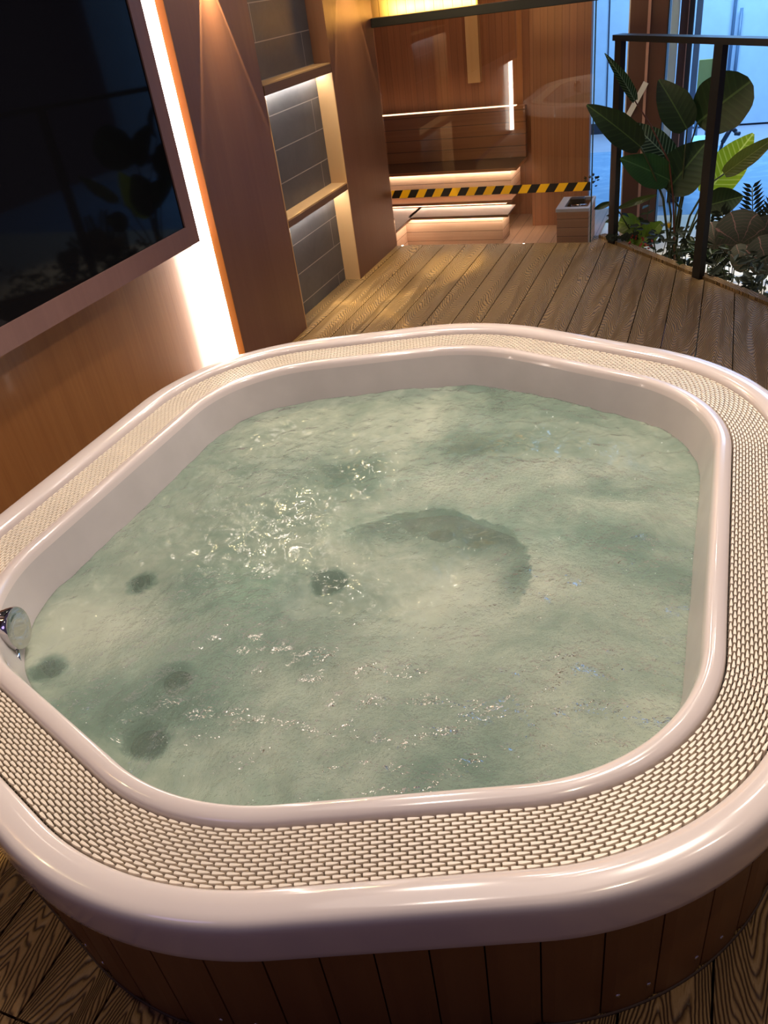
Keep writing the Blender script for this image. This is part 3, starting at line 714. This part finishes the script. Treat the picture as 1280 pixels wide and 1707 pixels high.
for k in range(7):
    a = 2*PI*k/7; q = Vector((-.233, 4.79, .09)); d = Vector((math.cos(a)*.3, math.sin(a)*.3, 1)).normalized(); s = Vector((-math.sin(a), math.cos(a), 0))
    m.add([q, q+d*.025+s*.006, q+d*.05, q+d*.025-s*.006], [(0, 1, 2, 3)])
m.obj('petals', M['yellow'], p, normals=False)
m = MB(); m.tube([(-.235, 4.80, ZP), (-.233, 4.79, .092)], .003, 6); m.obj('stem', M['stem'], p)
m = MB()
for k in range(60):
    a = rr.uniform(0, 2*PI); q = Vector((-.505+rr.uniform(-.07, .10), 4.84+rr.uniform(-.02, .03)-.0, .016+rr.uniform(0, .03))); q.y = min(q.y, 5); s = .012
    m.add([q, q+Vector((s, 0, s*.7)), q+Vector((s*.3, s*.3, s*1.8)), q+Vector((-s, 0, s*.8))], [(0, 1, 2, 3)])
tag(m.obj('moss_clump', M['leaf5'], normals=False), 'dark mossy clump spilling over the curb at the left post foot', 'moss')

# ------------------------------------------------------------------ room beyond
mb = MB(); mb.box(-.70, 3.2, 4.4-.35, 5.95, ZP-.03, ZP); mb.box(-.06, 3.2, 2.2, 4.05, ZP-.03, ZP); struct(mb.obj('floor', M['creamfloor']))
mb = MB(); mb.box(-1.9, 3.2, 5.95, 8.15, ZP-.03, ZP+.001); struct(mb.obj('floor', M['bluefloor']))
mb = MB(); mb.box(-3, 3.2, 8.15, 9.05, ZP-.03, ZP+.001); struct(mb.obj('floor', M['greyfloor']))
mb = MB(); mb.box(-3, 3.2, 9.05, 9.12, ZP, 3.0); struct(mb.obj('wall_far', M['bluewall']))
mb = MB(); mb.box(-3, -.3, 9.03, 9.049, ZP, ZP+.10); mb.box(.14, 3.2, 9.03, 9.049, ZP, ZP+.10); struct(mb.obj('baseboard_far', M['baseb']))
mb = MB(); mb.box(-1.125, -1.118, 9.035, 9.0499, ZP+.1, 2.9); struct(mb.obj('trim_3', M['baseb']))
# brown panelled column with pinkish seam and white edge
e = empty('brown_column', (-.46, 5.6, ZP), 'dark brown panelled column with a thin pinkish seam beyond the plants', 'column')
mb = MB(); mb.box(-.572, -.474, 5.55, 5.75, ZP, 2.9); mb.box(-.458, -.364, 5.56, 5.75, ZP, 2.9); mb.obj('panel', M['brownpanel'], e)
mb = MB(); mb.box(-.4738, -.4582, 5.545, 5.74, ZP, 2.9); mb.obj('seam_strip', M['pinktrim'], e)
mb = MB(); mb.box(-.581, -.5725, 5.57, 5.74, ZP, 2.9); mb.obj('edge_strip', M['whitepaint'], e)
mb = MB(); mb.box(-.3638, -.358, 5.56, 5.74, ZP, 2.9); mb.obj('dark_edge', M['black'], e)
mb = MB(); q0 = Vector((-.575, 5.535, .535)); q1 = Vector((-.462, 5.535, .745)); dd = (q1-q0).normalized(); ss = Vector((-dd.z, 0, dd.x))*.016
mb.add([q0-ss, q1-ss, q1+ss, q0+ss] + [v+Vector((0, .01, 0)) for v in (q0-ss, q1-ss, q1+ss, q0+ss)], [(0, 1, 2, 3), (7, 6, 5, 4), (0, 4, 5, 1), (1, 5, 6, 2), (2, 6, 7, 3), (3, 7, 4, 0)])
mb.obj('slanted_batten', M['whitepaint'], e)['label'] = 'pale slanted batten'
mb = MB(); mb.box(-.386, -.337, 6.2, 6.23, ZP, 2.9); tag(mb.obj('white_pillar', M['bluewall']), 'narrow whitish blue upright between the brown column and door post', 'pillar')
e = empty('door_post', (-.3, 6.3, ZP), 'slim brown door post with a light seam left of the blue doorway', 'door post')
mb = MB(); mb.box(-.335, -.288, 6.28, 6.38, ZP, 2.9); mb.obj('post_panel', M['brownpanel'], e)
mb = MB(); mb.box(-.2878, -.282, 6.27, 6.37, ZP, 2.9); mb.obj('seam_strip', M['pinktrim'], e)
mb = MB(); mb.box(-.2818, -.252, 6.28, 6.38, ZP, 2.9); mb.obj('dark_jamb', M['baseb'], e)
mb = MB(); mb.box(-.268, -.226, 7.0, 7.05, ZP, 2.9); tag(mb.obj('door_frame', M['bluemetal']), 'pale blue door frame upright right of the brown door post', 'door frame')
e = empty('folding_board', (-.17, 7.6, ZP), 'olive board with a white upright rod leaning behind the railing', 'board')
mb = MB(); mb.box(-.245, -.115, 7.80, 7.85, .33, .585); mb.obj('board', M['olive'], e)
mb = MB(); mb.tube([(-.135, 7.79, ZP), (-.130, 7.79, .60)], .006, 8); mb.obj('rod', M['whitepaint'], e)
mb = MB(); mb.box(-.24, -.21, 7.81, 7.84, ZP, .33); mb.box(-.15, -.12, 7.81, 7.84, ZP, .33); mb.obj('leg', M['bluemetal'], e)
e = empty('treatment_table', (-.13, 7.45, ZP), 'low table piled with pale cyan towels behind the tall plant', 'table')
mb = MB(); mb.box(-.30, .0, 7.35, 7.72, -.19+.06, -.10); mb.obj('table_base', M['tealbody'], e)
for k in range(4):
    mb = MB(); mb.box(-.27+.01*k, -.03-.008*k, 7.38, 7.68, -.099+k*.036, -.066+k*.036, .008); mb.obj('towel_layer', M['cyan'], e)
mb = MB(); mb.tube([(.0, 7.45, .02), (.05, 7.45, .12)], .018, 8); mb.tube([(.05, 7.45, .13), (.09, 7.42, .10)], .016, 8); mb.tube([(.085, 7.4, .09), (.12, 7.38, .09)], .015, 8)
mb.tube([(.0, 7.45, .02), (-.02, 7.46, -.10)], .012, 8)
tag(mb.obj('grey_strap_bundle', M['baseb'], smooth=True), 'dark grey strap lying over the end of the towel table', 'strap')
e = empty('sliding_door', (0, 8.98, ZP), 'pale blue sliding door with two vertical grey pull bars', 'door')
mb = MB(); mb.box(-.30, .98, 9.0, 9.03, ZP+.02, 2.6); mb.obj('door_panel', M['bluewall'], e)
for xx, zz in ((-.018, 1.9), (.040, .84)):
    mb = MB(); mb.tube([(xx, 8.96, .25), (xx, 8.96, zz)], .014, 10); mb.tube([(xx, 8.96, .35), (xx, 9.0, .35)], .008, 8); mb.tube([(xx, 8.96, zz-.1), (xx, 9.0, zz-.1)], .008, 8)
    mb.obj('pull_bar', M['bluemetal'], e, smooth=True)

# ------------------------------------------------------------------ hot tub
tub = empty('hot_tub', (CX, CY, 0), 'large white hexagonal hot tub with wooden staves in the foreground', 'hot tub')
mb = MB()
prof = [(-.36, -.055), (-.34, -.050), (-.14, -.045), (-.10, -.02), (-.075, .06), (-.045, .18), (-.028, .27), (-.016, .33), (-.008, .364), (-.005, .376), (-.001, .384), (.004, .3875), (.010, .3885), (.018, .3880), (.027, .3855), (.032, .382), (.0345, .376), (.035, .35), (.035, .335)]
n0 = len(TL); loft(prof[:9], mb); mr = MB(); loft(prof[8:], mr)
# footwell: ring from the last inner loop down to an oval pit
FX, FY, FRX, FRY = -.72, 1.64, .37, .43
inner = [p + nn*(-.36) for p, nn in TL]
vs = []
steps = [(0, 1.02, -.058), (1, 1.0, -.075), (1, .97, -.25), (1, .9, -.42), (1, .75, -.44), (1, .0, -.44)]
for k, (f, sc, z) in enumerate(steps):
    for p in inner:
        if f == 0:
            an = math.atan2(p.y-FY, p.x-FX); q = Vector((FX+FRX*1.02*math.cos(an), FY+FRY*1.02*math.sin(an)))
        else:
            an = math.atan2(p.y-FY, p.x-FX); q = Vector((FX+FRX*sc*math.cos(an), FY+FRY*sc*math.sin(an)))
        vs.append((q.x, q.y, z))
vs = [(p.x, p.y, -.055) for p in inner] + vs
fs = []
for i in range(len(steps)):
    for j in range(n0): fs.append((i*n0+j, (i+1)*n0+j, (i+1)*n0+(j+1) % n0, i*n0+(j+1) % n0))
mb.add(vs, fs)
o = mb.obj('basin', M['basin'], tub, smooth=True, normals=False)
mr.obj('inner_rim', M['acrylic'], tub, smooth=True, normals=False)
mb = MB()
prof = [(.139, .335), (.1395, .372), (.141, .384), (.144, .390), (.150, .395), (.160, .3985), (.172, .3995), (.184, .3992), (.192, .3980), (.1975, .3955), (.2015, .3915), (.2040, .386), (.2052, .379), (.2058, .370), (.206, .35), (.2065, .325), (.206, .312), (.204, .307), (.200, .305), (.19, .305), (.16, .306)]
loft(prof, mb); mb.obj('outer_rim', M['acrylic'], tub, smooth=True, normals=False)
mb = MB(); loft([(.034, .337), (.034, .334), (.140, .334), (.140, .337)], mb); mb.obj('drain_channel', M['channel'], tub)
# skirt of staves
mb = MB(); NS = 75; d1 = .182; th = .012
for k in range(NS):
    sa = (k+.016)/NS; sb = (k+1-.016)/NS; K = 5
    vs = []
    for j in range(K+1):
        s = sa+(sb-sa)*j/K
        bev = .0035 if j in (0, K) else 0
        for d, z in ((d1-bev, .0006), (d1-bev, .3045), (d1-th, .3045), (d1-th, .0006)):
            q, _ = tub_at(s, d); vs.append((q.x, q.y, z))
    fs = []
    for j in range(K):
        for m_ in range(4): fs.append((j*4+m_, j*4+(m_+1) % 4, (j+1)*4+(m_+1) % 4, (j+1)*4+m_))
    fs += [(0, 1, 2, 3), (K*4+3, K*4+2, K*4+1, K*4)]
    mb.add(vs, fs)
mb.obj('stave_skirt', M['skirt'], tub)
mb = MB(); loft([(d1-.0125, .0006), (d1-.0125, .304)], mb); mb.obj('skirt_liner', M['dark'], tub)
mb = MB(); loft([(d1+.0005, .0006), (d1+.003, .0006), (d1+.003, .004), (d1+.0005, .006)], mb); mb.obj('foot_seal', M['channel'], tub, smooth=True)
# screws low on the staves
sg = []
for (x, y) in ((-.942, .444), (-.889, .43), (-.632, .448), (-.576, .466), (-.036, .681), (.015, .702), (.141, .790), (.103, .745)):
    best = min(range(2000), key=lambda i: (tub_at(i/2000, d1)[0]-Vector((x, y))).length_squared); q, nn_ = tub_at(best/2000, d1)
    sg.append((q, nn_))
sm = MB(); sm.lathe([(.0045, 0), (.0042, .0012), (.002, .002), (.0, .002)], (0, 0, 0), (0, 0, 1), 12)
for q, nn_ in sg:
    o = sm.obj('screw', M['chrome'], None, smooth=True) if q is sg[0][0] else None
    if o: first = o
    else: o = first.copy(); COL.objects.link(o)
    rot = Vector((nn_.x, nn_.y, 0)).to_track_quat('Z', 'Y').to_matrix().to_4x4()
    o.parent = tub; o.matrix_parent_inverse = Matrix.Translation(-Vector(tub.location))
    o.matrix_basis = Matrix.Translation((q.x, q.y, .055)) @ rot
# overflow grating: rows of tapered links
mb = MB(); NP = int(PERIM/.0225); NR = 14; D0, D1 = .0375, .1375; rp = (D1-D0)/NR
pol = [(.02, .10), (.06, .02), (.20, .0), (.5, .06), (.82, .25), (.94, .42), (.94, .58), (.82, .75), (.5, .94), (.20, 1.), (.06, .98), (.02, .90)]
for r_ in range(NR):
    for k in range(NP):
        s0 = (k+(.5 if r_ % 2 else 0))/NP
        vs = []
        for inset, z in ((0, .358), (0, .3765), (.09, .379)):
            for (u, v) in pol:
                uu = .5+(u-.5)*(1-inset*.5); vv = .5+(v-.5)*(1-inset*2.2)
                q, _ = tub_at(s0+uu*.96/NP, D0+(r_+vv*.83)*rp); vs.append((q.x, q.y, z))
        n_ = len(pol)
        fs = [(i*n_+j, i*n_+(j+1) % n_, (i+1)*n_+(j+1) % n_, (i+1)*n_+j) for i in (0, 1) for j in range(n_)] + [tuple(range(2*n_, 3*n_))]
        mb.add(vs, fs)
# connecting pins beneath
for k in range(NP):
    for off in (0, .5):
        s0 = (k+.14+off)/NP; a_, _ = tub_at(s0, D0); b_, _ = tub_at(s0, D1); c_, _ = tub_at(s0+.10/NP, D1); d_, _ = tub_at(s0+.10/NP, D0)
        mb.add([(a_.x, a_.y, .361), (b_.x, b_.y, .361), (c_.x, c_.y, .361), (d_.x, d_.y, .361)], [(0, 1, 2, 3)])
g = mb.obj('overflow_grating', M['grate'], None, normals=False)
tag(g, 'cream plastic link grating set in the channel around the hot tub rim', 'grating')

# jets, drain and control knob
def jet(x, y, z, nrm, r, name='jet'):
    nrm = Vector(nrm).normalized(); o = Vector((x, y, z))
    m = MB(); m.lathe([(r*1.0, -.01), (r*1.0, .004), (r*.92, .010), (r*.70, .012), (r*.62, .004), (r*.6, -.006)], o, nrm, 24)
    j = m.obj(name, M['jetmetal'], tub, smooth=True)
    m = MB(); m.lathe([(r*.62, -.004), (r*.4, .006), (r*.15, .012), (0, .013)], o, nrm, 18)
    n_ = m.obj('nozzle', M['jetdark'], None, smooth=True); n_.parent = j; n_.matrix_parent_inverse = Matrix.Identity(4)
    n_.matrix_parent_inverse = Matrix.Translation(-Vector(tub.location)) @ Matrix.Identity(4) if False else Matrix.Identity(4)
    return j
def wall_jet(x, y, z, r):
    # project to the sloping basin wall at height z
    dz = {True: -.045}
    d = -.028-(.27-z)*.15 if z > .1 else -.06
    best = min(range(1500), key=lambda i: (tub_at(i/1500, d)[0]-Vector((x, y))).length_squared); q, nn_ = tub_at(best/1500, d)
    jet(q.x, q.y, z, (-nn_.x, -nn_.y, .12), r)
for a_ in ((-1.40, .955, .18, .036), (-1.44, 1.36, .10, .036), (-.567, 2.588, .20, .026), (-1.023, 2.5, .20, .026), (-1.589, 2.087, .15, .026), (-1.599, 1.821, .15, .026), (.074, 1.73, .17, .030), (.084, 1.567, .17, .030), (.03, 1.1, .18, .03), (.0, .98, .18, .03)):
    wall_jet(*a_)
for (x, y, r) in ((-1.167, .947, .045), (-1.213, 1.151, .038), (-.995, 1.22, .03)):
    jet(x, y, -.042, (0, 0, 1), r, 'floor_jet')
jet(-.965, 1.60, -.40, (0, 0, 1), .06, 'drain')
jet(-.60, 2.03, -.22, (-.3, -1, .4), .035, 'footwell_jet')
# chrome diverter knob
axk = Vector((.9, .35, .1)).normalized(); o3 = Vector((-1.402, .907, .333))
mb = MB(); mb.lathe([(.030, -.012), (.030, .0), (.046, .002), (.050, .006), (.0505, .026), (.048, .031), (.044, .0325), (.020, .0315), (0, .0315)], o3, axk, 40)
k_ = mb.obj('control_knob', M['chrome'], tub, smooth=True)
smooth_by_angle(k_, 35)
dwn = (Vector((0, 0, -1)) - axk*Vector((0, 0, -1)).dot(axk)).normalized()
tg = axk.cross(dwn); dwn = (dwn-tg*.8).normalized()
mb = MB(); c_ = o3+axk*.016; mb.tube([c_+dwn*.046, c_+dwn*.094, c_+dwn*.098], [.0085, .0085, .0065], 14)
lv = mb.obj('lever', M['chrome'], None, smooth=True); lv.parent = k_; lv.matrix_parent_inverse = Matrix.Identity(4)

# ------------------------------------------------------------------ water
WZ = .262
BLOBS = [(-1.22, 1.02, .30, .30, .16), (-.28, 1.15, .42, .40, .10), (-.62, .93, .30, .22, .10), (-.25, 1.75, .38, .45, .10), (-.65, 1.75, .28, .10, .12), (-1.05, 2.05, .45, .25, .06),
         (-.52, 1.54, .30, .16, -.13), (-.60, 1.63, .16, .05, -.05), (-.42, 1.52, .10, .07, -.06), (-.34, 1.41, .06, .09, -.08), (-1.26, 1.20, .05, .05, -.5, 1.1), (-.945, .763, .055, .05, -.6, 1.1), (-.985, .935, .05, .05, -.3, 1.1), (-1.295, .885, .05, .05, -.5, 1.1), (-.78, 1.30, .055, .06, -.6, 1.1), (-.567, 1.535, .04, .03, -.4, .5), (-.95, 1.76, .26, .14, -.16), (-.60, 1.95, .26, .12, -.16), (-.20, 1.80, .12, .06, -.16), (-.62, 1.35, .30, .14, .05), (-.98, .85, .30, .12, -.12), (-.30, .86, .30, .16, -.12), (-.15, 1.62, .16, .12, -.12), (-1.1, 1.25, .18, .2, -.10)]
M['water'] = water_material()
base = [p + nn*(-.026) for p, nn in TL]; KR = 90; step = 1
vs = []; fs = []
cc = Vector((CX, CY))
def wz(x, y):
    v = Vector((x*5.5, y*5.5, 1.7)); w2 = Vector((x*16, y*16, 4.1)); w3 = Vector((x*34, y*34, 9.))
    amp = .6+.8*max(0, noise.noise(Vector((x*2.1, y*2.1, 7.7)))+.2)
    h = .010*noise.noise(v) + .0060*noise.noise(w2)*amp + .0018*noise.noise(w3)*amp
    # upwelling hump over the seat and a hollow over the footwell
    for (hx, hy, hr, ha) in ((-.25, 2.05, .28, .012), (-.60, 1.86, .20, .012), (-.62, 1.60, .16, -.010), (-.30, 1.60, .25, .008), (-1.05, 1.7, .25, .006)):
        d2 = ((x-hx)**2+(y-hy)**2)/hr**2; h += ha*math.exp(-d2)
    return WZ+h
rads = [i/KR for i in range(1, KR+1)]
vs.append((cc.x, cc.y, wz(cc.x, cc.y)))
for t_ in rads:
    for p in base:
        q = cc+(p-cc)*t_; vs.append((q.x, q.y, wz(q.x, q.y)))
nb = len(base)
for j in range(nb): fs.append((0, 1+j, 1+(j+1) % nb))
for i in range(KR-1):
    for j in range(nb): a = 1+i*nb; fs.append((a+j, a+nb+j, a+nb+(j+1) % nb, a+(j+1) % nb))
lastring = 1+(KR-1)*nb
off = len(vs)
for p in base: vs.append((p.x, p.y, -.5))
for j in range(nb): fs.append((lastring+j, off+j, off+(j+1) % nb, lastring+(j+1) % nb))
fs.append(tuple(off+j for j in range(nb))[::-1])
mb = MB(); mb.add(vs, fs)
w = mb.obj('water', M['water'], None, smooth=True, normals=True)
tag(w, 'churning bubbly grey green water filling the hot tub', 'water', kind='stuff')

# ------------------------------------------------------------------ light
def area(name, loc, to, size, energy, col, sy=None, shape='DISK'):
    l = bpy.data.lights.new(name, 'AREA'); l.energy = energy; l.color = col; l.size = size
    if sy: l.shape = 'RECTANGLE'; l.size_y = sy
    else: l.shape = shape
    o = bpy.data.objects.new(name, l); o.location = loc
    o.rotation_euler = (Vector(to)-Vector(loc)).to_track_quat('-Z', 'Y').to_euler(); COL.objects.link(o); return o
def spot(name, loc, to, energy, col, deg, blend=.6, soft=.04):
    l = bpy.data.lights.new(name, 'SPOT'); l.energy = energy; l.color = col; l.spot_size = math.radians(deg); l.spot_blend = blend; l.shadow_soft_size = soft
    o = bpy.data.objects.new(name, l); o.location = loc; o.rotation_euler = (Vector(to)-Vector(loc)).to_track_quat('-Z', 'Y').to_euler(); COL.objects.link(o); return o
WARM = (1, .86, .73)
spot('downlight', (.10, 2.15, 2.6), (-.45, 1.3, .3), 95, WARM, 100, .8, .065)
spot('downlight', (-1.1, 2.5, 2.6), (-.9, 1.4, .3), 100, WARM, 100, .8, .065)
spot('downlight', (-.45, .9, 2.6), (-.55, 1.1, .3), 30, (1, .84, .72), 110, .8, .065)
area('ceiling_glow', (-.5, 1.6, 2.62), (-.6, 1.5, 0), 1.6, 10, (1, .86, .76))
spot('deck_spot', (-1.1, 3.75, 2.6), (-1.70, 3.82, 0), 380, (1, .86, .50), 15, 1, .02)
spot('deck_spot', (-1.0, 4.40, 2.6), (-1.42, 4.50, 0), 330, (1, .84, .42), 13, 1, .02)
spot('deck_spot', (-1.2, 3.9, 2.6), (-1.3, 4.0, 0), 80, (1, .86, .62), 60, 1, .03)
spot('deck_spot', (-1.35, .40, 2.5), (-1.2, .40, 0), 28, (1, .84, .60), 34, .9, .03)  # this and the next: unseen lamps added to brighten the front deck
spot('deck_spot', (.55, .72, 2.5), (.30, .72, 0), 34, (1, .84, .60), 34, .9, .03)
spot('downlight', (-.45, 2.75, 2.6), (-.5, 2.0, .3), 14, WARM, 90, .8, .065)  # extra unseen lamp, like the next two, added for more water glints
spot('downlight', (.05, 3.4, 2.6), (-.2, 2.4, .3), 14, WARM, 90, .8, .065)
spot('downlight', (.7, 1.7, 2.6), (.1, 1.5, .3), 14, WARM, 90, .8, .065)
spot('box_fill', (-.95, 4.3, 2.2), (-.80, 5.08, .05), 60, (1, .86, .74), 26, .8, .03)  # unseen lamp added to brighten the front of the timber box
for (x_, y_, e_) in ((-.25, 4.4, 3), (.45, 3.6, 2.2), (-.75, 3.3, 2.5), (.2, 2.8, 2), (-1.1, 4.0, 4)):  # unseen area lights added so the ripples catch more glints
    area('added_glint_light', (x_, y_, 2.62), (x_-.2, y_-1.2, 0), .12, e_, (1, .90, .80), .12)
area('sauna_lamp', (-1.6, 5.3, 2.4), (-1.6, 5.5, 0), .8, 9, (1, .72, .48))
area('blue_room', (.2, 7.2, 2.9), (.2, 7.6, 0), 2.2, 85, (.32, .60, 1))
area('blue_room_wall', (.3, 7.4, 2.6), (.3, 9.0, .9), 2.0, 85, (.36, .66, 1), 1.0)
spot('planter_light', (.75, 5.1, 2.5), (.42, 4.80, -.1), 300, (1, .86, .62), 36, .5, .1)
spot('camera_side_light', (-1.3, -.7, 2.2), (-.9, .4, .1), 8, (.52, .40, 1), 80, .8, .3)
spot('camera_side_warm', (.4, -.6, 2.2), (-.3, .4, .1), 2.5, (1, .7, .6), 100, .8, .3)
spot('leaf_spot', (.1, 6.0, 1.9), (.06, 5.0, .35), 30, (1, .95, .6), 26, .5, .03)

W = bpy.data.worlds.new('world'); scene.world = W; W.use_nodes = True
W.node_tree.nodes['Background'].inputs[0].default_value = (.54, .43, .76, 1); W.node_tree.nodes['Background'].inputs[1].default_value = .10
scene.view_settings.view_transform = 'Standard'; scene.view_settings.look = 'None'; scene.view_settings.exposure = 0; scene.view_settings.gamma = 1
